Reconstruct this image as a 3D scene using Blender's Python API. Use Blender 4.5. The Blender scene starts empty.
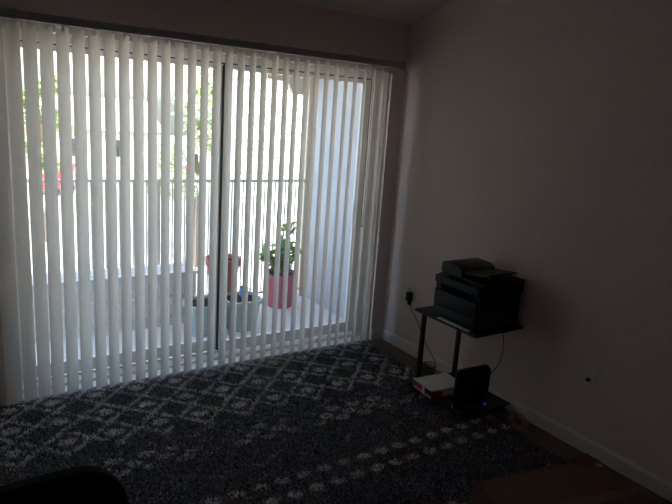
import bpy, bmesh, math, random
import numpy as np
from mathutils import Vector, Matrix, Euler
random.seed(7)
rng = np.random.default_rng(11)
S = bpy.context.scene
C = S.collection
PI = math.pi

# ------------------------------------------------------------------ materials
def nodes(name):
    m = bpy.data.materials.new(name); m.use_nodes = True
    nt = m.node_tree; nt.nodes.clear()
    return m, nt, nt.nodes.new('ShaderNodeOutputMaterial')

def mat(name, col, rough=.6, spec=.5, metal=0, var=.08, scale=12., bump=0., bscale=60., col2=None, coord='Object', sheen=0):
    """procedural principled: a noise blend of two tones plus an optional noise bump"""
    m, nt, out = nodes(name)
    b = nt.nodes.new('ShaderNodeBsdfPrincipled'); nt.links.new(b.outputs[0], out.inputs[0])
    b.inputs['Roughness'].default_value = rough; b.inputs['Metallic'].default_value = metal
    b.inputs['Specular IOR Level'].default_value = spec
    b.inputs['Sheen Weight'].default_value = sheen
    tc = nt.nodes.new('ShaderNodeTexCoord')
    n = nt.nodes.new('ShaderNodeTexNoise'); n.inputs['Scale'].default_value = scale; n.inputs['Detail'].default_value = 4
    nt.links.new(tc.outputs[coord], n.inputs['Vector'])
    mx = nt.nodes.new('ShaderNodeMix'); mx.data_type = 'RGBA'
    c2 = col2 or tuple(max(0, c*(1-var*2)) for c in col)
    mx.inputs[6].default_value = (*col, 1); mx.inputs[7].default_value = (*c2, 1)
    nt.links.new(n.outputs[0], mx.inputs[0]); nt.links.new(mx.outputs[2], b.inputs['Base Color'])
    if bump:
        n2 = nt.nodes.new('ShaderNodeTexNoise'); n2.inputs['Scale'].default_value = bscale; n2.inputs['Detail'].default_value = 3
        nt.links.new(tc.outputs[coord], n2.inputs['Vector'])
        bp = nt.nodes.new('ShaderNodeBump'); bp.inputs['Strength'].default_value = bump; bp.inputs['Distance'].default_value = .004
        nt.links.new(n2.outputs[0], bp.inputs['Height']); nt.links.new(bp.outputs[0], b.inputs['Normal'])
    return m

def translucent(name, col, fac, rough=.5):
    m, nt, out = nodes(name)
    d = nt.nodes.new('ShaderNodeBsdfDiffuse'); t = nt.nodes.new('ShaderNodeBsdfTranslucent')
    tc = nt.nodes.new('ShaderNodeTexCoord'); n = nt.nodes.new('ShaderNodeTexNoise'); n.inputs['Scale'].default_value = 25
    mx = nt.nodes.new('ShaderNodeMix'); mx.data_type = 'RGBA'
    mx.inputs[6].default_value = (*col, 1); mx.inputs[7].default_value = (*[c*.93 for c in col], 1)
    nt.links.new(tc.outputs['Object'], n.inputs['Vector']); nt.links.new(n.outputs[0], mx.inputs[0])
    nt.links.new(mx.outputs[2], d.inputs[0]); nt.links.new(mx.outputs[2], t.inputs[0])
    ms = nt.nodes.new('ShaderNodeMixShader'); ms.inputs[0].default_value = fac
    nt.links.new(d.outputs[0], ms.inputs[1]); nt.links.new(t.outputs[0], ms.inputs[2]); nt.links.new(ms.outputs[0], out.inputs[0])
    return m

def glass_mat(name, tint=(.93, .96, .95)):
    m, nt, out = nodes(name)
    t = nt.nodes.new('ShaderNodeBsdfTransparent'); t.inputs[0].default_value = (*tint, 1)
    g = nt.nodes.new('ShaderNodeBsdfGlossy'); g.inputs['Roughness'].default_value = .02
    lw = nt.nodes.new('ShaderNodeLayerWeight'); lw.inputs[0].default_value = .5    # Schlick reflectance, the same from both faces
    pw = nt.nodes.new('ShaderNodeMath'); pw.operation = 'POWER'; pw.inputs[1].default_value = 5; nt.links.new(lw.outputs['Facing'], pw.inputs[0])
    f = nt.nodes.new('ShaderNodeMath'); f.operation = 'MULTIPLY_ADD'; f.inputs[1].default_value = .96; f.inputs[2].default_value = .04; nt.links.new(pw.outputs[0], f.inputs[0])
    ms = nt.nodes.new('ShaderNodeMixShader')
    nt.links.new(f.outputs[0], ms.inputs[0]); nt.links.new(t.outputs[0], ms.inputs[1]); nt.links.new(g.outputs[0], ms.inputs[2])
    nt.links.new(ms.outputs[0], out.inputs[0])
    return m

def emit(name, col, s):
    m, nt, out = nodes(name)
    e = nt.nodes.new('ShaderNodeEmission'); e.inputs[0].default_value = (*col, 1); e.inputs[1].default_value = s
    nt.links.new(e.outputs[0], out.inputs[0]); return m

def wood_floor_mat():
    m, nt, out = nodes('laminate')
    b = nt.nodes.new('ShaderNodeBsdfPrincipled'); nt.links.new(b.outputs[0], out.inputs[0]); b.inputs['Roughness'].default_value = .5
    tc = nt.nodes.new('ShaderNodeTexCoord'); mp = nt.nodes.new('ShaderNodeMapping'); mp.inputs['Rotation'].default_value = (0, 0, PI/2)
    br = nt.nodes.new('ShaderNodeTexBrick'); br.inputs['Scale'].default_value = 1
    br.inputs['Brick Width'].default_value = 1.2; br.inputs['Row Height'].default_value = .15; br.inputs['Mortar Size'].default_value = .0015
    br.inputs['Color1'].default_value = (.20, .15, .11, 1); br.inputs['Color2'].default_value = (.16, .12, .085, 1); br.inputs['Mortar'].default_value = (.03, .024, .018, 1)
    nt.links.new(tc.outputs['Object'], mp.inputs[0]); nt.links.new(mp.outputs[0], br.inputs[0])
    n = nt.nodes.new('ShaderNodeTexNoise'); n.inputs['Scale'].default_value = 6; n.inputs['Detail'].default_value = 6
    mp2 = nt.nodes.new('ShaderNodeMapping'); mp2.inputs['Scale'].default_value = (12, 1, 1)
    nt.links.new(tc.outputs['Object'], mp2.inputs[0]); nt.links.new(mp2.outputs[0], n.inputs['Vector'])
    mx = nt.nodes.new('ShaderNodeMix'); mx.data_type = 'RGBA'; mx.blend_type = 'MULTIPLY'; mx.inputs[0].default_value = .5
    nt.links.new(br.outputs[0], mx.inputs[6]); nt.links.new(n.outputs[0], mx.inputs[7]); nt.links.new(mx.outputs[2], b.inputs['Base Color'])
    return m

def rug_mat():
    m, nt, out = nodes('rug_yarn')
    a = nt.nodes.new('ShaderNodeAttribute'); a.attribute_name = 'ivory'
    r = nt.nodes.new('ShaderNodeValToRGB')
    r.color_ramp.elements[0].color = (.21, .205, .24, 1); r.color_ramp.elements[1].color = (.97, .95, .93, 1)
    nt.links.new(a.outputs['Fac'], r.inputs[0])
    d = nt.nodes.new('ShaderNodeBsdfDiffuse'); t = nt.nodes.new('ShaderNodeBsdfTranslucent')
    nt.links.new(r.outputs[0], d.inputs[0]); nt.links.new(r.outputs[0], t.inputs[0])
    ms = nt.nodes.new('ShaderNodeMixShader'); ms.inputs[0].default_value = .45
    nt.links.new(d.outputs[0], ms.inputs[1]); nt.links.new(t.outputs[0], ms.inputs[2]); nt.links.new(ms.outputs[0], out.inputs[0])
    return m

def leaf_mat(name, c1, c2, fac=.35):
    m, nt, out = nodes(name)
    tc = nt.nodes.new('ShaderNodeTexCoord'); n = nt.nodes.new('ShaderNodeTexNoise'); n.inputs['Scale'].default_value = 3
    mx = nt.nodes.new('ShaderNodeMix'); mx.data_type = 'RGBA'; mx.inputs[6].default_value = (*c1, 1); mx.inputs[7].default_value = (*c2, 1)
    nt.links.new(tc.outputs['Object'], n.inputs['Vector']); nt.links.new(n.outputs[0], mx.inputs[0])
    d = nt.nodes.new('ShaderNodeBsdfDiffuse'); t = nt.nodes.new('ShaderNodeBsdfTranslucent')
    nt.links.new(mx.outputs[2], d.inputs[0]); nt.links.new(mx.outputs[2], t.inputs[0])
    ms = nt.nodes.new('ShaderNodeMixShader'); ms.inputs[0].default_value = fac
    nt.links.new(d.outputs[0], ms.inputs[1]); nt.links.new(t.outputs[0], ms.inputs[2]); nt.links.new(ms.outputs[0], out.inputs[0])
    return m

M = dict(
    wall=mat('wall_paint', (.71, .595, .565), .85, .3, var=.02, scale=3, bump=.35, bscale=140),
    ceil=mat('ceiling_paint', (.70, .68, .63), .9, .2, var=.02, scale=4, bump=.5, bscale=90),
    trim=mat('trim_paint', (.70, .67, .62), .55, .4, var=.03),
    floor=wood_floor_mat(),
    vinyl=mat('frame_vinyl', (.80, .79, .76), .4, .5, var=.02),
    slot_shade=mat('slot_shade_black', (.003, .003, .003), 1, 0), gasket=mat('gasket', (.03, .03, .03), .6, .3),
    glass=glass_mat('pane_glass'),
    vane=translucent('vane_vinyl', (.70, .635, .555), .42),
    rail=mat('headrail_metal', (.34, .32, .30), .45, .4, var=.03),
    bead=mat('bead_plastic', (.75, .73, .68), .4, .5),
    cord=mat('cord_grey', (.07, .06, .055), .7, .3),
    rug=rug_mat(),
    backing=mat('rug_backing', (.03, .03, .035), 1, .1),
    black=mat('black_plastic', (.012, .012, .013), .45, .35, var=.05),
    black2=mat('dark_grey_plastic', (.022, .023, .026), .5, .35, var=.05),
    gloss=mat('black_gloss', (.01, .01, .012), .2, .5),
    steel=mat('black_steel', (.012, .011, .011), .4, .4),
    laminate=mat('black_laminate', (.022, .017, .015), .5, .4, var=.15, scale=30),
    paper=mat('paper_white', (.75, .74, .72), .8, .2, var=.03),
    mark=mat('grey_print', (.12, .12, .13), .6, .3),
    red=mat('red_print', (.42, .03, .06), .6, .3, var=.06),
    white=mat('white_plastic', (.75, .74, .70), .4, .5),
    led=emit('blue_led', (.03, .03, 1.0), .10),
    paleg=mat('pale_cord', (.62, .57, .52), .6, .3),
    tan=mat('tan_cord', (.40, .29, .20), .7, .3),
    card=mat('cardboard', (.17, .095, .062), .85, .2, var=.12, scale=8, bump=.15, bscale=40),
    tape=mat('packing_tape', (.13, .075, .045), .35, .5, var=.05),
    label=mat('shipping_sticker', (.55, .52, .48), .7, .3),
    leather=mat('black_leather', (.008, .008, .009), .85, .1, var=.05, bump=.25, bscale=160),
    concrete=mat('balcony_concrete', (.66, .66, .66), .8, .2, var=.05, scale=6, bump=.2),
    siding_w=mat('white_siding', (.80, .78, .74), .6, .3, var=.03),
    stucco=mat('balcony_stucco', (.47, .50, .55), .85, .2, var=.04, scale=9, bump=.3),
    beige=mat('beige_trim', (.62, .53, .42), .6, .3, var=.04),
    railm=mat('railing_paint', (.62, .60, .57), .5, .4, var=.04),
    weathered=mat('weathered_wood', (.72, .71, .69), .85, .2, var=.18, scale=7, bump=.4),
    terra=mat('terracotta', (.42, .13, .10), .8, .2, var=.1),
    pink=mat('pink_plastic', (.50, .09, .15), .5, .4, var=.05),
    teal=mat('grey_green_plastic', (.40, .47, .45), .55, .4, var=.05),
    soil=mat('soil', (.035, .026, .02), 1, .1, var=.3, scale=60, bump=1, bscale=90),
    blue=mat('blue_plastic', (.10, .36, .68), .4, .5),
    leaf=leaf_mat('leaf', (.26, .40, .13), (.16, .30, .08)),
    leaf_t=leaf_mat('tree_leaf', (.62, .68, .50), (.48, .57, .34)),
    leaf_d=leaf_mat('tree_leaf_dark', (.42, .50, .27), (.25, .35, .13)),
    bark=mat('bark', (.14, .10, .07), .9, .2, var=.3, scale=20, bump=.8),
    asphalt=mat('pale_ground', (.52, .51, .48), .9, .2, var=.08, scale=.6),
    brick=mat('pale_brick', (.62, .47, .38), .85, .2, var=.15, scale=4),
    roof=mat('roof_shingle', (.40, .33, .28), .9, .2, var=.2, scale=6),
    carred=mat('car_red', (.42, .03, .03), .3, .5), cardark=mat('car_slate', (.05, .06, .09), .3, .5), carwhite=mat('car_white', (.7, .7, .7), .3, .5),
    tyre=mat('tyre', (.015, .015, .015), .9, .2), carglass=mat('car_glass', (.02, .025, .03), .1, .6),
)

# ------------------------------------------------------------------ mesh helpers
def bx(bm, lo, hi, bev=0., seg=2, rot=None):
    lo, hi = Vector(lo), Vector(hi)
    t = bmesh.new()
    bmesh.ops.create_cube(t, size=1)
    bmesh.ops.scale(t, vec=hi-lo, verts=t.verts)
    if bev:
        bmesh.ops.bevel(t, geom=t.edges[:], offset=bev, segments=seg, profile=.6, affect='EDGES', clamp_overlap=True)
    if rot is not None: bmesh.ops.rotate(t, matrix=rot, verts=t.verts)
    bmesh.ops.translate(t, vec=(lo+hi)/2, verts=t.verts)
    merge(bm, t)

def merge(bm, t):
    me = bpy.data.meshes.new('tmp'); t.to_mesh(me); t.free(); bm.from_mesh(me); bpy.data.meshes.remove(me)

def prism(bm, pts, d):
    """extrude a planar polygon (list of 3-D points) by the vector d"""
    d = Vector(d); n = len(pts)
    a = [bm.verts.new(Vector(p)) for p in pts]; b = [bm.verts.new(Vector(p)+d) for p in pts]
    bm.faces.new(a); bm.faces.new(b[::-1])
    for i in range(n): bm.faces.new((a[i], b[i], b[(i+1) % n], a[(i+1) % n]))

def lathe(bm, prof, c=(0, 0, 0), n=28, sq=0.):
    """revolve (r, z) pairs about the vertical through c; sq > 0 squares the section"""
    rings = []
    for r, z in prof:
        ring = []
        for k in range(n):
            a = 2*PI*k/n; q = r
            if sq: q = r*((abs(math.cos(a))**(2+sq)+abs(math.sin(a))**(2+sq))**(-1/(2+sq)))
            ring.append(bm.verts.new((c[0]+q*math.cos(a), c[1]+q*math.sin(a), c[2]+z)))
        rings.append(ring)
    for A, B in zip(rings, rings[1:]):
        for k in range(n): bm.faces.new((A[k], A[(k+1) % n], B[(k+1) % n], B[k]))
    bm.faces.new(rings[0][::-1]); bm.faces.new(rings[-1])

def smoothpts(P, k=8):
    P = [Vector(p) for p in P]; P = [P[0]*2-P[1]]+P+[P[-1]*2-P[-2]]; o = []
    for i in range(1, len(P)-2):
        for j in range(k):
            t = j/k; a, b, c, d = P[i-1:i+3]
            o.append(.5*((2*b)+(c-a)*t+(2*a-5*b+4*c-d)*t*t+(3*b-a-3*c+d)*t**3))
    return o+[P[-2]]

def tube(bm, pts, r, n=8, smooth=True, k=8):
    P = smoothpts(pts, k) if smooth else [Vector(p) for p in pts]
    R = r if isinstance(r, (list, tuple)) else None
    rings = []; up = None
    for i, p in enumerate(P):
        t = (P[min(i+1, len(P)-1)]-P[max(i-1, 0)]).normalized()
        if up is None: up = Vector((0, 0, 1)) if abs(t.z) < .9 else Vector((1, 0, 0))
        s = t.cross(up).normalized(); up = s.cross(t).normalized()
        rr = r if R is None else R[0]+(R[1]-R[0])*i/(len(P)-1)
        rings.append([bm.verts.new(p+(s*math.cos(2*PI*j/n)+up*math.sin(2*PI*j/n))*rr) for j in range(n)])
    for A, B in zip(rings, rings[1:]):
        for j in range(n): bm.faces.new((A[j], A[(j+1) % n], B[(j+1) % n], B[j]))
    bm.faces.new(rings[0][::-1]); bm.faces.new(rings[-1])

def cyl(bm, a, b, r, n=20): tube(bm, [a, b], r, n, smooth=False)

def obj(name, bm, m, parent=None, smooth=False, at=None):
    """link a bmesh as ONE object; geometry given in world space is moved into the parent's frame (or to an origin `at`)"""
    root = parent
    while root is not None and root.parent is not None: root = root.parent
    off = Vector(at) if at is not None else (Vector(root.location) if root is not None else Vector((0, 0, 0)))
    if parent is not None and at is None and root.get('local'): off = Vector((0, 0, 0))
    bmesh.ops.recalc_face_normals(bm, faces=bm.faces)
    bmesh.ops.translate(bm, vec=-off, verts=bm.verts)
    me = bpy.data.meshes.new(name); bm.to_mesh(me); bm.free()
    me.materials.append(m)
    if smooth:
        for p in me.polygons: p.use_smooth = True
        try: me.set_sharp_from_angle(angle=math.radians(40))
        except Exception: pass
    o = bpy.data.objects.new(name, me); C.objects.link(o)
    if parent is not None:
        o.parent = parent
    if parent is None and at is not None: o.location = off
    return o

def tag(o, label, cat, group=None):
    o['label'] = label; o['category'] = cat
    if group: o['group'] = group
    return o

def thing(name, label, cat, loc, group=None, rotz=0, local=False):
    o = bpy.data.objects.new(name, None); C.objects.link(o); o.location = loc; o.rotation_euler = (0, 0, rotz)
    o.empty_display_size = .05
    if local: o['local'] = 1
    return tag(o, label, cat, group)

def struct(name, bm, m, parent=None, smooth=False):
    o = obj(name, bm, m, parent, smooth)
    if parent is None: o['kind'] = 'structure'
    return o
N = bmesh.new

# ------------------------------------------------------------------ room shell
XL, YB = -3.55, -4.7
CS = .277
cz = lambda y: 2.455 - CS*y
b = N(); bx(b, (XL-.2, YB-.2, -.2), (.2, .25, 0)); struct('floor', b, M['floor'])
DX0, DX1, DH = -2.672, -.12, 2.09
b = N()
bx(b, (XL-.2, 0, 0), (DX0, .25, 2.7)); bx(b, (DX1, 0, 0), (.2, .25, 2.7)); bx(b, (DX0, 0, DH), (DX1, .25, 2.7))
struct('wall_front', b, M['wall'])
for nm, x in (('wall_right', 0), ('wall_left', XL-.2)):
    b = N(); prism(b, [(x, 0, 0), (x, YB, 0), (x, YB, cz(YB)+.1), (x, 0, cz(0)+.1)], (.2, 0, 0)); struct(nm, b, M['wall'])
b = N(); bx(b, (XL-.2, YB-.2, 0), (.2, YB, cz(YB)+.1)); struct('wall_back', b, M['wall'])
b = N(); prism(b, [(XL-.2, 0, cz(0)), (XL-.2, YB-.2, cz(YB-.2)), (XL-.2, YB-.2, cz(YB)+.3), (XL-.2, .25, cz(0)+.3), (XL-.2, .25, cz(0))], (-XL+.4, 0, 0)); struct('ceiling', b, M['ceil'])
def skirting(name, a, c, n):
    """baseboard with an eased top from a to c, standing n off the wall"""
    a, c, n = Vector(a), Vector(c), Vector(n); b = N()
    z = Vector((0, 0, 1))
    prism(b, [a, a+n*.014, a+n*.014+z*.075, a+n*.006+z*.088, a+z*.088], c-a); return struct(name, b, M['trim'])
skirting('baseboard_right', (0, YB, 0), (0, 0, 0), (-1, 0, 0))
skirting('baseboard_front', (DX1+.0, 0, 0), (-.014, 0, 0), (0, -1, 0))
skirting('baseboard_left', (XL, 0, 0), (DX0, 0, 0), (0, -1, 0))

# ------------------------------------------------------------------ sliding patio door
d = bpy.data.objects.new('door_1', None); C.objects.link(d); d['kind'] = 'structure'; d.location = (DX0, .15, 0)
b = N()
bx(b, (DX0+.001, .102, .002), (DX0+.040, .243, DH-.002), .003); bx(b, (DX1-.075, .102, .002), (DX1-.001, .243, DH-.002), .003)
bx(b, (DX0, .10, DH-.045), (DX1, .245, DH), .003); bx(b, (DX0, .09, 0), (DX1, .25, .03), .003)
bx(b, (DX0, .172, .03), (DX1, .180, .045)); bx(b, (DX0, .172, DH-.06), (DX1, .180, DH-.045))
obj('door_frame', b, M['vinyl'], d)
b = N(); bx(b, (DX0, 0.004, 0), (DX1, .09, .012), .003); obj('threshold', b, M['vinyl'], d)
def panel(nm, x0, x1, y, st):
    z0, z1 = .045, DH-.053; b = N()
    bx(b, (x0, y-.018, z0), (x0+st[0], y+.018, z1), .004); bx(b, (x1-st[1], y-.018, z0), (x1, y+.018, z1), .004)
    bx(b, (x0+.006, y-.0165, z0+.001), (x1-.006, y+.0165, z0+.085), .004); bx(b, (x0+.006, y-.0165, z1-.030), (x1-.006, y+.0165, z1-.001), .004)
    p = obj(nm, b, M['vinyl'], d)
    b = N(); bx(b, (x0+st[0]-.006, y-.003, z0+.08), (x1-st[1]+.006, y+.003, z1-.025)); obj('glass_pane', b, M['glass'], p)
    return p
fp = panel('fixed_panel', DX0+.040, -1.352, .205, (.03, .045))
sp = panel('sliding_panel', -1.364, DX1-.072, .148, (.032, .085))
b = N(); bx(b, (-1.374, .168, .05), (-1.364, .186, DH-.055)); obj('weather_strip', b, M['gasket'], d)
b = N(); bx(b, (DX0+.045, .166, DH-.0525), (DX1-.075, .172, DH-.0455)); obj('head_gasket', b, M['gasket'], d)
hx = -.29
b = N(); bx(b, (hx-.013, .112, .95), (hx+.013, .13, 1.12), .006); bx(b, (hx-.009, .092, .965), (hx+.009, .10, 1.105), .005)
bx(b, (hx-.007, .096, .975), (hx+.007, .12, .992)); bx(b, (hx-.007, .096, 1.078), (hx+.007, .12, 1.095))
obj('door_handle', b, M['white'], sp)

# ------------------------------------------------------------------ vertical blind
VY = -.059
vb = thing('vertical_blind', 'long vertical blind of pale vanes turned half open across the patio door', 'blind', (-1.42, VY, 2.10))
b = N(); bx(b, (-2.90, VY-.028, 2.125), (-.085, VY+.028, 2.168), .006); bx(b, (-2.91, VY-.03, 2.12), (-2.90, VY+.03, 2.172)); bx(b, (-.085, VY-.03, 2.12), (-.072, VY+.03, 2.172))
for x in (-2.6, -1.9, -1.2, -.5): bx(b, (x-.02, VY+.02, 2.15), (x+.02, 0, 2.178))
obj('headrail', b, M['rail'], vb)
def vane_mesh():
    b = N(); W, D, n = .089, .0065, 8
    for zi, (z0, z1) in enumerate([(.030, 2.116)]):
        zs = [z0+(z1-z0)*k/24 for k in range(25)]; rows = []
        for z in zs:
            rows.append([b.verts.new(((u-.5)*W, -D*(1-(2*u-1)**2), z)) for u in [i/n for i in range(n+1)]])
        for A, B in zip(rows, rows[1:]):
            for i in range(n): b.faces.new((A[i], A[i+1], B[i+1], B[i]))
    return b
vm = None; carrier = None
for k in range(-3, 32):
    ex = -2.574+.0786*k-(.016 if k == 31 else 0); th = math.radians(33.5+5.5*max(0, k)/31+random.uniform(-2, 2))
    if k in (-1, -2): th = math.radians(20)
    if vm is None:
        v = obj('vane', vane_mesh(), M['vane'], vb, smooth=True, at=(0, 0, 2.10)); vm = v
        b = N(); bx(b, (-.006, -.0055, 2.10), (.006, .002, 2.126), .0015); bx(b, (-.012, -.0065, 2.092), (.012, -.0015, 2.108), .0015)
        carrier = obj('carrier_clip', b, M['bead'], v, at=(0, 0, 2.10))
    else:
        v = vm.copy(); C.objects.link(v); v.parent = vb
        c = carrier.copy(); C.objects.link(c); c.parent = v
    v.location = Vector((ex-.0445*math.cos(th), VY, 2.10))-Vector(vb.location)
    v.rotation_euler = (random.uniform(-.002, .002), random.uniform(-.0025, .0025), th)
b = N()                                             # bead chain linking the feet of the vanes
pts = []
for k in range(-3, 31):
    ex = -2.574+.0786*k-.037
    pts += [(ex, VY-.03, .048), (ex+.039, VY-.034, .036)]
tube(b, pts, .0022, 5, k=3); obj('bottom_bead_chain', b, M['bead'], vb, True)
b = N(); tube(b, [(-.375, -.100, 2.13), (-.377, -.102, 1.5), (-.375, -.102, 1.02), (-.366, -.104, .98), (-.357, -.102, 1.02), (-.355, -.102, 1.5), (-.357, -.10, 2.13)], .0016, 5)
for i in range(110):
    z = 2.12-i*.0098
    t = bmesh.new(); bmesh.ops.create_icosphere(t, subdivisions=1, radius=.0034, matrix=Matrix.Translation((-.376, -.101, z))); merge(b, t)
obj('control_chain', b, M['cord'], vb, True)

# ------------------------------------------------------------------ shag rug
RX0, RX1, RY0, RY1 = -3.30, -.20, -3.06, -.035
rug = thing('shag_rug', 'charcoal shag rug with ivory diamonds and rows of dots beneath the blind', 'rug', ((RX0+RX1)/2, (RY0+RY1)/2, 0))
b = N(); bx(b, (RX0, RY0, .0005), (RX1, RY1, .010), .004); obj('backing', b, M['backing'], rug)
def vnoise(x, y, s, seed):
    x = x/s+seed*17.3; y = y/s+seed*9.1
    xi = np.floor(x).astype(int); yi = np.floor(y).astype(int); fx = x-xi; fy = y-yi
    fx = fx*fx*(3-2*fx); fy = fy*fy*(3-2*fy)
    h = lambda a, b_: (np.abs(np.sin(a*127.1+b_*311.7+seed*74.7)*43758.5453) % 1.0)
    return (h(xi, yi)*(1-fx)+h(xi+1, yi)*fx)*(1-fy)+(h(xi, yi+1)*(1-fx)+h(xi+1, yi+1)*fx)*fy
def ivory(x, y):
    n1 = vnoise(x, y, .045, 1); n2 = vnoise(x, y, .17, 2); n3 = vnoise(x, y, .02, 3)
    wx = x+.012*(vnoise(x, y, .03, 4)-.5); wy = y+.012*(vnoise(x, y, .03, 5)-.5)
    p = np.zeros_like(x)
    def blob(dx, dy, a, c, hole=0):
        r = np.sqrt((dx/a)**2+(dy/c)**2); v = np.clip((1.1-r)/.35, 0, 1)
        if hole: v = v*np.clip((r-hole)/.2+.35, .35, 1)
        return v
    def cell(v, per): return (v/per-np.floor(v/per+.5))*per
    yy = wy
    for o in (0, -1.90):                             # the design repeats
        # diamond lattice with a tuft in each diamond
        inb = ((yy < -.02+o) & (yy > -.74+o)).astype(float)
        u = (wx+1.78)/.24; v = (yy-o+.36)/.24
        a1 = np.abs(cell(u+v-.5, 1)); a2 = np.abs(cell(u-v-.5, 1))
        lines = np.maximum(np.clip((.10-a1)/.05, 0, 1), np.clip((.10-a2)/.05, 0, 1))*np.clip((n1-.12)/.25, .15, 1)
        dots = blob(cell(wx+1.78, .24), cell(yy-o+.36, .24), .052, .040)
        p = np.maximum(p, inb*np.maximum(lines*.9, dots))
        # three staggered rows of little rosettes
        for ry, sh in ((-.885, 0), (-.945, .08), (-1.00, 0)):
            w = np.clip((n2-.12)/.25, 0.25, 1)
            p = np.maximum(p, blob(cell(wx+1.85+sh, .16), yy-o-ry, .050, .026, .45)*w)
        # two rows of dots
        for ry in (-1.40, -1.525):
            p = np.maximum(p, blob(cell(wx+1.54, .12), yy-o-ry, .042, .029)*.92)
        # worn zigzag between the rows
        z = np.abs(yy-o+1.20-.09*np.abs(cell(wx, .24))/.12+.045)
        p = np.maximum(p, np.clip((.016-z)/.012, 0, 1)*np.clip((n1-.4)/.3, 0, 1)*.5)
        z = np.abs(yy-o+.80-.06*np.abs(cell(wx+.1, .2))/.1+.03)
        p = np.maximum(p, np.clip((.014-z)/.012, 0, 1)*np.clip((n1-.35)/.3, 0, 1)*.5)
    p = p*np.clip(.72+.5*n3, 0, 1)
    return p
nT = 300000
tx = rng.uniform(RX0, RX1, nT); ty = rng.uniform(RY0, RY1, nT)
keep = (ty > -2.7) | (rng.random(nT) < .25); tx, ty = tx[keep], ty[keep]; nT = len(tx)
iv = ivory(tx, ty)
speck = rng.random(nT)
iv = np.clip(iv*(.72+.4*rng.random(nT))+(speck > .87)*rng.uniform(.10, .55, nT)+rng.uniform(0, .05, nT), 0, 1)
hgt = rng.uniform(.006, .012, nT)*(1+.25*iv); lean = rng.uniform(.006, .017, nT); la = rng.uniform(0, 2*PI, nT); ang = la+PI/2+rng.uniform(-.5, .5, nT)
wd = rng.uniform(.0026, .0048, nT)
ca, sa = np.cos(ang)*wd, np.sin(ang)*wd
V = np.empty((nT, 4, 3), np.float32)
lx, ly = np.cos(la)*lean, np.sin(la)*lean
V[:, 0] = np.stack([tx-ca, ty-sa, np.full(nT, .006)], 1); V[:, 1] = np.stack([tx+ca, ty+sa, np.full(nT, .006)], 1)
V[:, 2] = np.stack([tx+ca*.55+lx, ty+sa*.55+ly, .004+hgt], 1); V[:, 3] = np.stack([tx-ca*.55+lx, ty-sa*.55+ly, .004+hgt], 1)
V[..., 1] = np.minimum(V[..., 1], -.012)
V = V.reshape(-1, 3)-np.array(rug.location, np.float32)
me = bpy.data.meshes.new('pile')
me.vertices.add(nT*4); me.vertices.foreach_set('co', V.ravel())
me.loops.add(nT*4); me.loops.foreach_set('vertex_index', np.arange(nT*4, dtype=np.int32))
me.polygons.add(nT); me.polygons.foreach_set('loop_start', np.arange(0, nT*4, 4, dtype=np.int32))
me.update(calc_edges=True)
at = me.attributes.new('ivory', 'FLOAT', 'POINT'); at.data.foreach_set('value', np.repeat(iv, 4).astype(np.float32))
me.materials.append(M['rug'])
o = bpy.data.objects.new('pile', me); C.objects.link(o); o.parent = rug; o['kind'] = 'stuff'

# ------------------------------------------------------------------ printer stand
ZS = .58
st = thing('printer_stand', 'low black two-tier rolling stand against the right wall', 'stand', (-.24, -1.12, 0))
b = N(); bx(b, (-.44, -1.40, ZS-.018), (-.025, -.862, ZS), .004); obj('top_shelf', b, M['laminate'], st)
b = N(); bx(b, (-.43, -1.39, .052), (-.035, -.872, .066), .004); obj('bottom_shelf', b, M['laminate'], st)
for x, y in ((-.39, -.905), (-.10, -.945)):
    b = N(); bx(b, (x-.014, y-.012, .06), (x+.014, y+.012, ZS-.01), .004); bx(b, (x-.02, y-.03, ZS-.03), (x+.02, y+.03, ZS-.017), .003)
    obj('post', b, M['steel'], st)
b = N(); bx(b, (-.41, -.935, ZS-.040), (-.06, -.912, ZS-.018), .003); obj('crossbar', b, M['steel'], st)
for x, y in ((-.40, -.90), (-.07, -.90), (-.40, -1.36), (-.07, -1.36)):
    zb = .0135 if x < -.2 else .0005
    b = N(); cyl(b, (x-.010, y, zb+.020), (x+.010, y, zb+.020), .0195, 18); bx(b, (x-.014, y-.012, .036), (x+.014, y+.012, .053), .003)
    obj('caster', b, M['black'], st, True)

# ------------------------------------------------------------------ printer (front faces the room, -x)
PX0, PX1, PY0, PY1 = -.425, -.022, -1.370, -1.003
pr = thing('laser_printer', 'boxy black multifunction laser printer on top of the black stand', 'printer', (-.22, -1.175, ZS))
zt = .858
b = N()
bx(b, (PX0+.012, PY0, ZS+.006), (PX1-.03, PY1, zt-.045), .008)
bx(b, (PX0+.03, PY0+.004, zt-.07), (PX1-.005, PY1-.004, zt-.010), .012)
for x in (PX0+.05, PX1-.07):
    for y in (PY0+.04, PY1-.04): cyl(b, (x, y, ZS+.0005), (x, y, ZS+.012), .012, 12)
obj('body', b, M['black'], pr, True)
b = N(); bx(b, (PX0, PY0+.006, ZS+.085), (PX0+.022, PY1-.006, zt-.10), .006); obj('front_cover', b, M['black2'], pr, True)
b = N(); bx(b, (PX0+.001, PY0+.008, ZS+.010), (PX0+.02, PY1-.008, ZS+.083), .006); bx(b, (PX0-.006, PY0+.13, ZS+.030), (PX0+.003, PY1-.13, ZS+.042), .003)
obj('paper_drawer', b, M['black2'], pr, True)
b = N(); bx(b, (PX0+.006, PY0+.05, zt-.098), (PX0+.03, PY1-.05, zt-.052), .002); obj('output_slot', b, M['slot_shade'], pr)  # solid block; the recess shade is put into its matte near-black colour
b = N(); prism(b, [(PX0-.004, PY0+.002, zt-.055), (PX0-.004, PY0+.002, zt-.014), (PX0+.075, PY0+.002, zt+.006), (PX0+.075, PY0+.004, zt-.05)], (0, PY1-PY0-.008, 0))
cp = obj('control_panel', b, M['black2'], pr)
b = N(); sl = Matrix.Rotation(-math.atan2(.020, .079), 3, 'Y')
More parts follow.
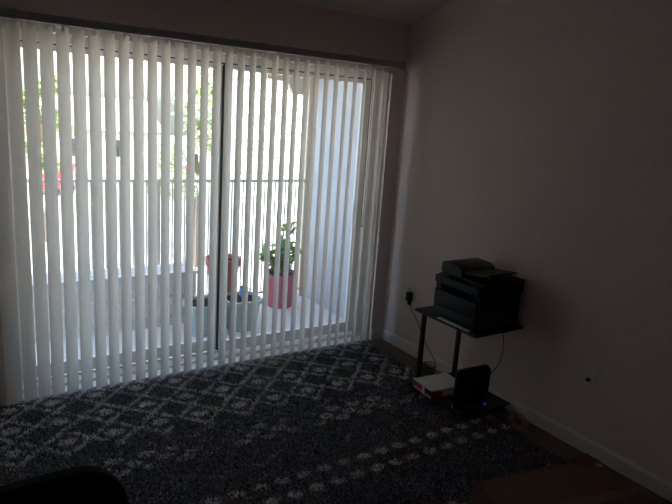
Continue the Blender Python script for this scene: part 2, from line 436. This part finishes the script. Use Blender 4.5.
bx(b, (PX0+.014, -1.19, zt-.0070), (PX0+.046, -1.10, zt-.0040), .0008, rot=sl); obj('display', b, M['gloss'], cp)
for i in range(6):
    b = N(); y = -1.22-.017*i; bx(b, (PX0+.024, y-.005, zt-.0075), (PX0+.034, y+.005, zt-.0035), .001, rot=sl); obj('button', b, M['mark'], cp)
b = N(); bx(b, (PX0+.045, PY0+.006, zt-.010), (PX1, PY1-.006, zt+.012), .008); obj('scanner_lid', b, M['black'], pr, True)
b = N()                                              # document feeder: tall hump at the far end, sloping cover
prism(b, [(PX0+.036, PY1-.003, zt+.008), (PX0+.036, PY1-.006, zt+.064), (PX0+.036, PY1-.022, zt+.074), (PX0+.036, PY1-.150, zt+.072), (PX0+.036, PY1-.185, zt+.048), (PX0+.036, PY1-.19, zt+.010)], (.29, 0, 0))
bmesh.ops.bevel(b, geom=b.edges[:], offset=.006, segments=2, affect='EDGES'); obj('document_feeder', b, M['black2'], pr, True)
b = N()
prism(b, [(PX0+.06, PY1-.175, zt+.030), (PX0+.06, PY1-.175, zt+.042), (PX0+.06, PY0+.012, zt+.062), (PX0+.06, PY0+.012, zt+.052)], (.26, 0, 0))
bx(b, (PX0+.10, PY1-.30, zt+.040), (PX0+.112, PY1-.18, zt+.052), .002); bx(b, (PX0+.27, PY1-.30, zt+.040), (PX0+.282, PY1-.18, zt+.052), .002)
bx(b, (PX0+.14, PY0+.05, zt+.010), (PX0+.25, PY0+.07, zt+.052))
obj('feeder_tray', b, M['black'], pr)
b = N(); x = PX0-.0012                              # the small grey mark on the front cover: unreadable strokes
for i, (w, h) in enumerate(((.010, .013), (.006, .009), (.008, .009), (.005, .012), (.008, .012), (.008, .009), (.006, .009))):
    y = -1.10-.0125*i; bx(b, (x, y-w/2, .722), (x+.003, y+w/2, .722+h), .0004)
obj('front_logo', b, M['mark'], pr)
sh = N(); prism(sh, [(-.4395, -1.335, ZS+.0006), (-.4395, -1.07, ZS+.0006), (-.412, -1.07, ZS+.0022), (-.412, -1.335, ZS+.0022)], (0, 0, .002))
tag(obj('paper_sheet', sh, M['paper'], at=(-.42, -1.2, ZS)), 'strip of white paper showing under the printer front edge', 'paper')

# ------------------------------------------------------------------ ream box
rm = thing('paper_ream', 'white wrapped paper ream with a red printed end on lower shelf', 'paper ream', (-.332, -1.045, .0665), rotz=math.radians(-5), local=True)
b = N(); bx(b, (-.135, -.10, 0), (.135, .10, .056), .003); obj('wrapper', b, M['paper'], rm)
b = N(); bx(b, (-.1362, -.1008, .0015), (-.1345, .1004, .051)); bx(b, (-.1362, -.1012, .0015), (-.050, -.0998, .047)); obj('end_panel', b, M['red'], rm)
b = N(); bx(b, (-.1368, -.030, .004), (-.1360, -.006, .051)); bx(b, (-.1368, -.1005, .008), (-.1360, .080, .015)); obj('white_stripe', b, M['paper'], rm)
b = N(); bx(b, (-.1366, -.088, .020), (-.1360, -.038, .042)); obj('dark_panel', b, M['black'], rm)

# ------------------------------------------------------------------ router
rt = thing('wifi_router', 'upright black router with a glowing blue light beside the ream', 'router', (-.325, -1.315, .0665), rotz=math.radians(-33), local=True)
b = N()
prof = [(-.100, .02), (.100, .02), (.102, .258), (.097, .276), (.080, .284), (-.090, .236), (-.102, .226)]
prism(b, [(x, -.024, z) for x, z in prof], (0, .048, 0))
bmesh.ops.bevel(b, geom=b.edges[:], offset=.007, segments=2, affect='EDGES'); obj('housing', b, M['black'], rt, True)
b = N(); bx(b, (-.105, -.036, .0), (.105, .036, .022), .008); obj('foot', b, M['black2'], rt, True)
b = N(); bx(b, (-.085, -.0265, .05), (.09, -.0235, .205), .001); obj('front_panel', b, M['gloss'], rt)
b = N(); bx(b, (.080, -.030, .038), (.094, -.0255, .046), .001); l = obj('status_light', b, M['led'], rt); l['label'] = 'glowing blue light'

# ------------------------------------------------------------------ outlets, plugs and cables on the right wall
def outlet(y, z, lab):
    t = thing('wall_outlet', lab, 'outlet', (0, y, z))
    b = N(); bx(b, (-.006, y-.036, z-.058), (0, y+.036, z+.058), .003); obj('cover_plate', b, M['trim'], t)
    for dz in (-.02, .02):
        b = N(); bx(b, (-.0075, y-.017, z+dz-.014), (-.004, y+.017, z+dz+.014), .003); s = obj('socket', b, M['trim'], t)
        b = N(); bx(b, (-.008, y-.008, z+dz-.004), (-.007, y-.006, z+dz+.005)); bx(b, (-.008, y+.006, z+dz-.004), (-.007, y+.008, z+dz+.005)); obj('slot', b, M['black'], s)
outlet(-.318, .478, 'white wall outlet with a black plug between blind and printer')
outlet(-1.872, .446, 'wall outlet with a pale cord low on the right wall, above the baseboard')
pc = thing('printer_power_cord', 'thin black cord plugged in left of the printer, dropping to the floor', 'cord', (-.02, -.32, .45))
b = N(); bx(b, (-.05, -.343, .420), (-.009, -.306, .490), .006); bx(b, (-.04, -.345, .39), (-.018, -.318, .43), .006); obj('plug', b, M['black'], pc)
b = N(); tube(b, [(-.028, -.330, .42), (-.024, -.36, .36), (-.02, -.43, .29), (-.022, -.54, .17), (-.03, -.68, .06), (-.05, -.70, .030), (-.10, -.735, .052)], .0028, 6); obj('cord', b, M['black2'], pc, True)
b = N(); bx(b, (-.040, -.312, .492), (-.007, -.286, .512), .006)
tag(obj('night_light', b, M['white'], at=(-.01, -.297, .5)), 'tiny white plug-in adapter above the black plug', 'adapter')
b = N(); tube(b, [(-.011, -1.24, .64), (-.011, -1.242, .52), (-.012, -1.252, .42), (-.012, -1.255, .34), (-.012, -1.236, .26), (-.014, -1.19, .18), (-.03, -1.15, .12), (-.06, -1.18, .075)], .003, 6)
tag(obj('printer_cable', b, M['black'], smooth=True, at=(-.03, -1.24, .35)), 'thin black cable curving from behind the printer down to the router', 'cable')
wc = thing('charger_cord', 'thin pale cord hanging from the lower outlet to the baseboard', 'cord', (-.02, -1.8, .4))
b = N(); bx(b, (-.028, -1.882, .418), (-.0072, -1.860, .436), .004); obj('plug', b, M['black2'], wc)
b = N(); tube(b, [(-.024, -1.860, .428), (-.016, -1.80, .400), (-.014, -1.70, .305), (-.014, -1.61, .205), (-.018, -1.55, .105), (-.020, -1.50, .04), (-.021, -1.43, .004)], .0026, 6); obj('cord', b, M['paleg'], wc, True)
b = N()
pp = []
for i in range(46):
    a = i*.83; r = .055+.03*math.sin(i*1.7)
    pp.append((-.118+r*math.cos(a)*.85, -1.53+r*math.sin(a)*1.5, .008+.022*(1+math.sin(i*2.3))))
tube(b, pp, .003, 5, k=4)
tag(obj('cable_tangle', b, M['tan'], smooth=True, at=(-.1, -1.53, 0)), 'loose tangle of tan wires on the floor by the baseboard', 'cable')
b = N(); pp = []
for i in range(40):
    a = i*.7; r = .052+.006*math.sin(i*1.3)
    pp.append((-.165+r*math.cos(a), -.755+r*.8*math.sin(a), .006+.0022*i+.004*(1+math.sin(i*.7+1))))
tube(b, pp, .0035, 6, k=4)
tag(obj('cable_coil', b, M['black'], smooth=True, at=(-.165, -.755, 0)), 'coiled black cable on the floor behind the stand post', 'cable')

# ------------------------------------------------------------------ cardboard box
BA = math.radians(-11)
cb = thing('cardboard_box', 'shallow brown cardboard box on the rug edge by the baseboard', 'box', (-.62, -2.30, .026), rotz=BA, local=True)
w, dp, h = .76, .56, .085
b = N(); bx(b, (-w/2, -dp/2, 0), (w/2, dp/2, h), .004); obj('carton_body', b, M['card'], cb)
for s in (-1, 1):
    b = N(); y0, y1 = (.004, dp/2) if s > 0 else (-dp/2, -.004)
    bx(b, (-w/2+.001, y0, h+.0005), (w/2-.001, y1, h+.005), .0015, rot=Matrix.Rotation(math.radians(.8*s), 3, 'X')); obj('top_flap', b, M['card'], cb)
b = N(); bx(b, (-w/2-.001, -.028, h+.006), (w/2+.001, .028, h+.0068)); obj('tape_strip', b, M['tape'], cb)
b = N(); bx(b, (w/2-.16, dp/2-.06, h+.006), (w/2-.02, dp/2+.03, h+.012), .002, rot=Euler((math.radians(8), 0, math.radians(9))).to_matrix()); obj('torn_flap', b, M['card'], cb)
b = N(); bx(b, (w/2-.055, dp/2-.075, h+.008), (w/2-.025, dp/2-.045, h+.0088)); obj('white_sticker', b, M['label'], cb)

# ------------------------------------------------------------------ office chair (only the top of its back is in frame)
ch = thing('office_chair', 'black leather office chair back rising at the lower left corner', 'chair', (-2.93, -2.62, .026))
b = N()
nU, nV = 28, 36; W2 = .265; z0, z1 = .52, .972
def back_pt(u, v, side):
    # rounded-rectangle outline, gently hollowed towards the sitter
    x = (2*u-1)*W2; z = z0+(z1-z0)*v; r = .10
    lim = W2
    if z > z1-r: lim = W2-r+math.sqrt(max(0, r*r-(z-(z1-r))**2))
    if z < z0+r: lim = W2-r+math.sqrt(max(0, r*r-((z0+r)-z)**2))
    x = (2*u-1)*lim
    e = 1-max(abs(2*u-1)**6, abs(2*v-1)**6)
    y = -2.455+.09*(v-.5)+.08*x-.02*(x/W2)**2+side*(.012+.022*e)
    return (-2.91+x, y, z)
grid = {}
for s in (-1, 1):
    for i in range(nU+1):
        for j in range(nV+1): grid[s, i, j] = b.verts.new(back_pt(i/nU, .5-.5*math.cos(PI*j/nV), s))
    for i in range(nU):
        for j in range(nV): b.faces.new((grid[s, i, j], grid[s, i+1, j], grid[s, i+1, j+1], grid[s, i, j+1]))
ed = [(i, 0) for i in range(nU)]+[(nU, j) for j in range(nV)]+[(i, nV) for i in range(nU, 0, -1)]+[(0, j) for j in range(nV, 0, -1)]
for (i, j), (k, l) in zip(ed, ed[1:]+ed[:1]): b.faces.new((grid[-1, i, j], grid[-1, k, l], grid[1, k, l], grid[1, i, j]))
obj('backrest', b, M['leather'], ch, True)
b = N(); bx(b, (-3.18, -2.96, .42), (-2.68, -2.50, .51), .035, 4); obj('seat', b, M['leather'], ch, True)
b = N(); tube(b, [(-2.93, -2.55, .40), (-2.93, -2.44, .41), (-2.93, -2.40, .50), (-2.93, -2.405, .66)], .02, 10); obj('back_bracket', b, M['steel'], ch, True)
b = N(); cyl(b, (-2.93, -2.62, .09), (-2.93, -2.62, .42), .027); bx(b, (-3.03, -2.72, .405), (-2.83, -2.52, .425), .004); obj('gas_lift', b, M['steel'], ch, True)
b = N()
for k in range(5):
    a = 2*PI*k/5+.3; tube(b, [(-2.93, -2.62, .125), (-2.93+.28*math.cos(a), -2.62+.28*math.sin(a), .095)], [.026, .016], 10, smooth=False)
obj('star_base', b, M['black2'], ch, True)
for k in range(5):
    a = 2*PI*k/5+.3; x, y = -2.93+.28*math.cos(a), -2.62+.28*math.sin(a)
    b = N(); cyl(b, (x-.02, y, .054), (x+.02, y, .054), .0275, 16); cyl(b, (x, y, .054), (x, y, .10), .009, 10); obj('caster', b, M['black'], ch, True)

# ------------------------------------------------------------------ balcony
ZB = -.05
b = N(); bx(b, (-4.6, .25, ZB-.2), (.25, 1.46, ZB)); struct('balcony_floor', b, M['concrete'])
b = N(); bx(b, (.045, .25, ZB), (.245, 1.40, 2.6)); struct('balcony_side_wall', b, M['stucco'])
b = N(); bx(b, (.0, 1.40, ZB), (.11, 1.52, 2.6), .006); struct('trim_1', b, M['beige'])
b = N(); bx(b, (-2.75, .25, 2.42), (.25, 1.5, 2.7)); struct('balcony_soffit', b, M['siding_w'])
b = N(); prism(b, [(-.43, 1.43, 2.42), (-.43, 1.43, 2.045), (-.22, 1.43, 2.03), (-.16, 1.43, 1.93), (.0, 1.43, 1.925), (.0, 1.43, 2.42)], (0, .06, 0)); struct('trim_2', b, M['beige'])
rl = thing('balcony_railing', 'pale metal railing with thin balusters along the outer balcony edge', 'railing', (-2.2, 1.40, ZB))
b = N(); bx(b, (-4.5, 1.375, 1.11), (0, 1.425, 1.135), .004); obj('top_rail', b, M['railm'], rl)
b = N(); bx(b, (-4.5, 1.385, .02), (0, 1.415, .045), .003); obj('bottom_rail', b, M['railm'], rl)
for k, x in enumerate((-4.45, -2.95, -1.45)):
    b = N(); bx(b, (x-.02, 1.38, ZB), (x+.02, 1.42, 1.106), .003); obj('railing_post', b, M['railm'], rl)
b = N(); bx(b, (-.006, 1.394, .04), (.006, 1.406, 1.11)); bal = obj('baluster', b, M['railm'], rl, at=(0, 1.40, ZB))
for k in range(40):
    o = bal if k == 0 else bal.copy()
    if k: C.objects.link(o); o.parent = rl
    o.location = (-.10-.11*k+2.2, 0, 0)
# weathered slatted bench along the left of the balcony
bn = thing('slatted_bench', 'low weathered grey slatted bench under the balcony railing', 'bench', (-1.85, 1.15, ZB))
for k in range(5):
    b = N(); z = ZB+.015+.088*k; bx(b, (-2.62, 1.0, z), (-1.24, 1.02, z+.085), .003); obj('front_slat', b, M['weathered'], bn)
for k in range(3):
    b = N(); bx(b, (-2.64, .99+.105*k, .397), (-1.22, 1.085+.105*k, .42), .004); obj('seat_slat', b, M['weathered'], bn)
for x in (-2.6, -1.93, -1.26):
    b = N(); bx(b, (x-.025, 1.02, ZB), (x+.025, 1.28, .396), .004); obj('bench_leg', b, M['weathered'], bn)
def planter(x, y, w, h, m, label, grp, mouth=.8):
    t = thing('planter', label, 'planter', (x, y, ZB), grp)
    b = N(); lathe(b, [(w*mouth*.5, 0), (w*.47, h*.86), (w*.53, h*.87), (w*.53, h), (w*.48, h), (w*.47, h*.90)], (x, y, ZB), 32, 1.5); obj('pot', b, m, t, True)
    b = N(); lathe(b, [(w*.465, h*.88), (w*.465, h*.915), (.01, h*.93)], (x, y, ZB), 32, 1.5); obj('soil', b, M['soil'], t, True)
    return t
planter(-.905, .80, .30, .265, M['teal'], 'grey-green planter holding a blue cup right of the door centre post', 'planters')
planter(-1.24, .80, .29, .265, M['teal'], 'empty grey-green planter left of the door centre post', 'planters')
b = N(); bx(b, (-1.12, 1.06, ZB), (-.72, 1.34, .10), .008)
tag(obj('crate', b, M['weathered'], at=(-.92, 1.2, ZB)), 'grey crate under the terracotta pot behind the planters', 'crate')
tp = thing('terracotta_pot', 'terracotta red pot standing behind the grey-green planters', 'pot', (-.91, 1.2, .10))
b = N(); lathe(b, [(.105, 0), (.140, .29), (.156, .295), (.158, .365), (.142, .365), (.135, .30)], (-.91, 1.2, .101), 32); obj('pot', b, M['terra'], tp, True)
b = N(); lathe(b, [(.135, .30), (.135, .325), (.01, .33)], (-.91, 1.2, .101), 32); obj('soil', b, M['soil'], tp, True)

def leaf_cloud(cents, n, size, seed, flat=.6):
    r = np.random.default_rng(seed); bm = N()
    for cx, cy, cz_, rad in cents:
        for _ in range(n):
            v = r.normal(size=3); v /= np.linalg.norm(v); v *= rad*r.random()**.45
            p = Vector((cx+v[0], cy+v[1], cz_+v[2]*flat*1.3)); e = Euler((r.uniform(-.9, .9), r.uniform(-.9, .9), r.uniform(0, 6.28))).to_matrix()
            s = size*r.uniform(.6, 1.25)
            pts = [(0, -s, 0), (s*.42, -s*.3, s*.10), (s*.38, s*.35, s*.08), (0, s, -s*.1), (-s*.38, s*.35, s*.08), (-s*.42, -s*.3, s*.10)]
            vs = [bm.verts.new(p+e @ Vector(q)) for q in pts]
            bm.faces.new((vs[0], vs[1], vs[2], vs[3])); bm.faces.new((vs[0], vs[3], vs[4], vs[5]))
    return bm
def keepn(bm): return bm
# potted plant in the pink pot
pp_ = thing('potted_plant', 'leafy green plant in a pink-red pot near the balcony corner', 'plant', (-.325, 1.20, ZB))
b = N(); lathe(b, [(.115, 0), (.150, .285), (.162, .29), (.162, .33), (.150, .33), (.143, .29)], (-.325, 1.20, ZB+.001), 32); obj('pot', b, M['pink'], pp_, True)
b = N(); lathe(b, [(.143, .285), (.143, .30), (.01, .31)], (-.325, 1.20, ZB), 32); obj('soil', b, M['soil'], pp_, True)
rs = random.Random(4); tips = []
for k in range(7):
    a = k*2.4; r = .05+.13*rs.random(); tipz = .45+.30*rs.random()
    tip = (-.36+r*math.cos(a)*1.1, 1.20+r*math.sin(a), tipz); tips.append(tip)
    b = N(); tube(b, [(-.325+.03*math.cos(a), 1.20+.03*math.sin(a), .24), (-.34+.5*r*math.cos(a), 1.20+.5*r*math.sin(a), (.25+tipz)/2), tip], [.006, .003], 6); obj('stem', b, M['bark'], pp_, True)
    obj('foliage', leaf_cloud([(tip[0], min(tip[1], 1.24), tip[2]-.03, .075), ((tip[0]-.33)/2, min(tip[1], 1.25), tip[2]-.13, .06)], 13, .062, k+20, 1), M['leaf'], pp_)
# blue bottle and little pale pot
zc = ZB+.265*.93+.001
bt = thing('blue_cup', 'small bright blue cup standing on the soil of the right planter', 'cup', (-.862, .86, zc))
b = N(); lathe(b, [(.026, 0), (.032, .006), (.036, .088), (.033, .088), (.029, .012), (.004, .010)], (-.862, .86, zc), 24); obj('cup_body', b, M['blue'], bt, True)
b = N(); tube(b, [(-.830, .86, zc+.072), (-.805, .86, zc+.066), (-.805, .86, zc+.034), (-.832, .86, zc+.024)], .005, 8); obj('cup_handle', b, M['blue'], bt, True)
sp_ = thing('small_pot', 'small pale flower pot on the balcony floor before the planter', 'pot', (-1.25, .45, ZB))
b = N(); lathe(b, [(.045, 0), (.062, .085), (.068, .086), (.068, .11), (.06, .11), (.056, .09)], (-1.25, .45, ZB), 24); obj('pot', b, M['white'], sp_, True)
b = N(); lathe(b, [(.056, .088), (.056, .095), (.01, .098)], (-1.25, .45, ZB), 24); obj('soil', b, M['soil'], sp_, True)

# ------------------------------------------------------------------ beyond the balcony
GZ = -3.0
b = N(); bx(b, (-60, 1.9, GZ-.3), (60, 90, GZ)); struct('ground', b, M['asphalt'])
wg = thing('siding_wall', 'white lap-sided wall of the house beyond the balcony corner', 'wall', (1.5, 3.08, GZ))
b = N()                                              # lap siding: sawtooth boards wrapping the corner
x0, y0 = -.03, 3.0
for k in range(int((2.6-GZ)/.098)):
    z = GZ+.098*k
    pts = [(x0, y0, z+.098), (x0-.034, y0-.034, z)]
    a = b.verts.new((x0-.016, y0-.016, z)); c = b.verts.new((4.2, y0-.016, z)); d2 = b.verts.new((4.2, y0, z+.098)); e = b.verts.new((x0, y0, z+.098))
    b.faces.new((a, c, d2, e)); f = b.verts.new((x0-.016, 3.16, z)); g = b.verts.new((x0, 3.16, z+.098)); b.faces.new((f, a, e, g))
    h1 = b.verts.new((4.2, y0, z)); h2 = b.verts.new((x0, y0, z)); b.faces.new((a, h2, h1, c)); h3 = b.verts.new((x0, 3.16, z)); b.faces.new((f, h3, h2, a))
obj('lap_siding', b, M['siding_w'], wg)
b = N(); bx(b, (-.15, 2.9, 2.60), (4.4, 3.3, 2.70), .01); obj('flat_roof', b, M['beige'], wg)

def tree(x, y, h, cr, label, m, seed, n=150, ls=.17):
    t = thing('tree', label, 'tree', (x, y, GZ), 'trees beyond the balcony')
    r = random.Random(seed)
    b = N(); tube(b, [(x, y, GZ), (x+.15, y, GZ+h*.3), (x-.05, y+.1, GZ+h*.75)], [.2, .07], 10); obj('trunk', b, M['bark'], t, True)
    cs = []
    for k in range(11):
        a = k*2.4; q = cr*(.25+.6*r.random()); cs.append((x+q*math.cos(a), y+q*math.sin(a), GZ+h*(.42+.55*r.random()), cr*.48))
    obj('crown', leaf_cloud(cs, n, ls, seed), m, t)
tree(3.25, 13.5, 5.7, 1.15, 'pale green tree seen in the gaps just left of the door centre post', M['leaf_t'], 1, 150)
tree(6.7, 17.0, 5.6, 1.3, 'light leafy tree seen just right of the door centre post', M['leaf_t'], 2, 150)
tree(-.2, 18.0, 5.7, .75, 'green treetop seen in the leftmost gaps of the blind', M['leaf_d'], 3, 70)

def car(x, y, rz, m, label):
    t = thing('parked_car', label, 'car', (x, y, GZ), 'parked cars', rz, True)
    b = N(); prof = [(-2.1, .35), (-2.15, .75), (-1.4, .92), (-.75, 1.38), (.75, 1.40), (1.45, .95), (2.1, .85), (2.15, .35)]
    prism(b, [(px, -.85, pz) for px, pz in prof], (0, 1.7, 0)); bmesh.ops.bevel(b, geom=b.edges[:], offset=.07, segments=2, affect='EDGES'); obj('car_body', b, m, t, True)
    for s in (-1, 1):
        b = N(); prism(b, [(-1.15, s*.851, .95), (-.68, s*.851, 1.30), (.68, s*.851, 1.32), (1.18, s*.851, .97)], (0, s*.01, 0)); obj('side_window', b, M['carglass'], t)
    for wx in (-1.35, 1.35):
        for s in (-1, 1):
            b = N(); cyl(b, (wx, s*.70, .32), (wx, s*.88, .32), .32, 20); obj('wheel', b, M['tyre'], t, True)
car(2.0, 30.0, 1.25, M['carred'], 'red car parked in the distance at the left of the railing')
car(8.6, 30.0, 1.0, M['carred'], 'red car parked in the distance left of the centre post')
hs = thing('brick_house', 'low distant pale brick house with a brown roof across the lot', 'house', (-1, 40, GZ))
b = N(); bx(b, (-12, 38, GZ), (9, 46, GZ+2.9)); obj('house_wall', b, M['brick'], hs)
b = N(); prism(b, [(-12.8, 37.4, GZ+2.8), (-12.8, 42, GZ+4.9), (-12.8, 46.6, GZ+2.8)], (22.6, 0, 0)); obj('house_roof', b, M['roof'], hs)
for x in (-10, -6.5, -3, .5, 4, 7):
    b = N(); bx(b, (x-.6, 37.96, GZ+1), (x+.6, 38.05, GZ+2.3)); w_ = obj('house_window', b, M['vinyl'], hs)
    b = N(); bx(b, (x-.52, 37.94, GZ+1.08), (x+.52, 37.97, GZ+2.22)); obj('window_pane', b, M['carglass'], w_)

# ------------------------------------------------------------------ light
w = bpy.data.worlds.new('World'); S.world = w; w.use_nodes = True
nt = w.node_tree; bg = nt.nodes['Background']
sky = nt.nodes.new('ShaderNodeTexSky'); sky.sky_type = 'NISHITA'; sky.sun_disc = False
sky.sun_elevation = math.radians(48); sky.sun_rotation = math.radians(200); sky.air_density = 1.0; sky.dust_density = 3.0; sky.ozone_density = 1
nt.links.new(sky.outputs[0], bg.inputs[0]); bg.inputs[1].default_value = .22
sl_ = bpy.data.lights.new('Sun', 'SUN'); sl_.energy = 3.0; sl_.angle = math.radians(.6); sl_.color = (1, .95, .87)
so = bpy.data.objects.new('Sun', sl_); C.objects.link(so)
so.rotation_euler = Vector((-.12, .66, -.72)).to_track_quat('-Z', 'Y').to_euler()

# ------------------------------------------------------------------ camera
cam = bpy.data.cameras.new('Camera'); co = bpy.data.objects.new('Camera', cam); C.objects.link(co)
yaw, pit, rol, f = .5865, -.2233, .0691, 600.02
cy_, sy_ = math.cos(yaw), math.sin(yaw)
F = Vector((sy_*math.cos(pit), cy_*math.cos(pit), math.sin(pit))); R_ = Vector((cy_, -sy_, 0)); U = R_.cross(F)
r2 = R_*math.cos(rol)+U*math.sin(rol); u2 = -R_*math.sin(rol)+U*math.cos(rol)
co.matrix_world = Matrix(((r2.x, u2.x, -F.x, -2.9466), (r2.y, u2.y, -F.y, -3.6657), (r2.z, u2.z, -F.z, 1.7608), (0, 0, 0, 1)))
cam.sensor_fit = 'HORIZONTAL'; cam.sensor_width = 36; cam.lens = 36*f/672; cam.clip_start = .05; cam.clip_end = 300
S.camera = co

S.view_settings.view_transform = 'Standard'; S.view_settings.look = 'None'; S.view_settings.gamma = 1; S.view_settings.use_curve_mapping = False
S.view_settings.exposure = 2.4
S.cycles.max_bounces = 16; S.cycles.diffuse_bounces = 10; S.cycles.transparent_max_bounces = 24; S.cycles.transmission_bounces = 12
S.cycles.sample_clamp_indirect = 6.0
S.cycles.caustics_reflective = False; S.cycles.caustics_refractive = False
S.cycles.use_denoising = True
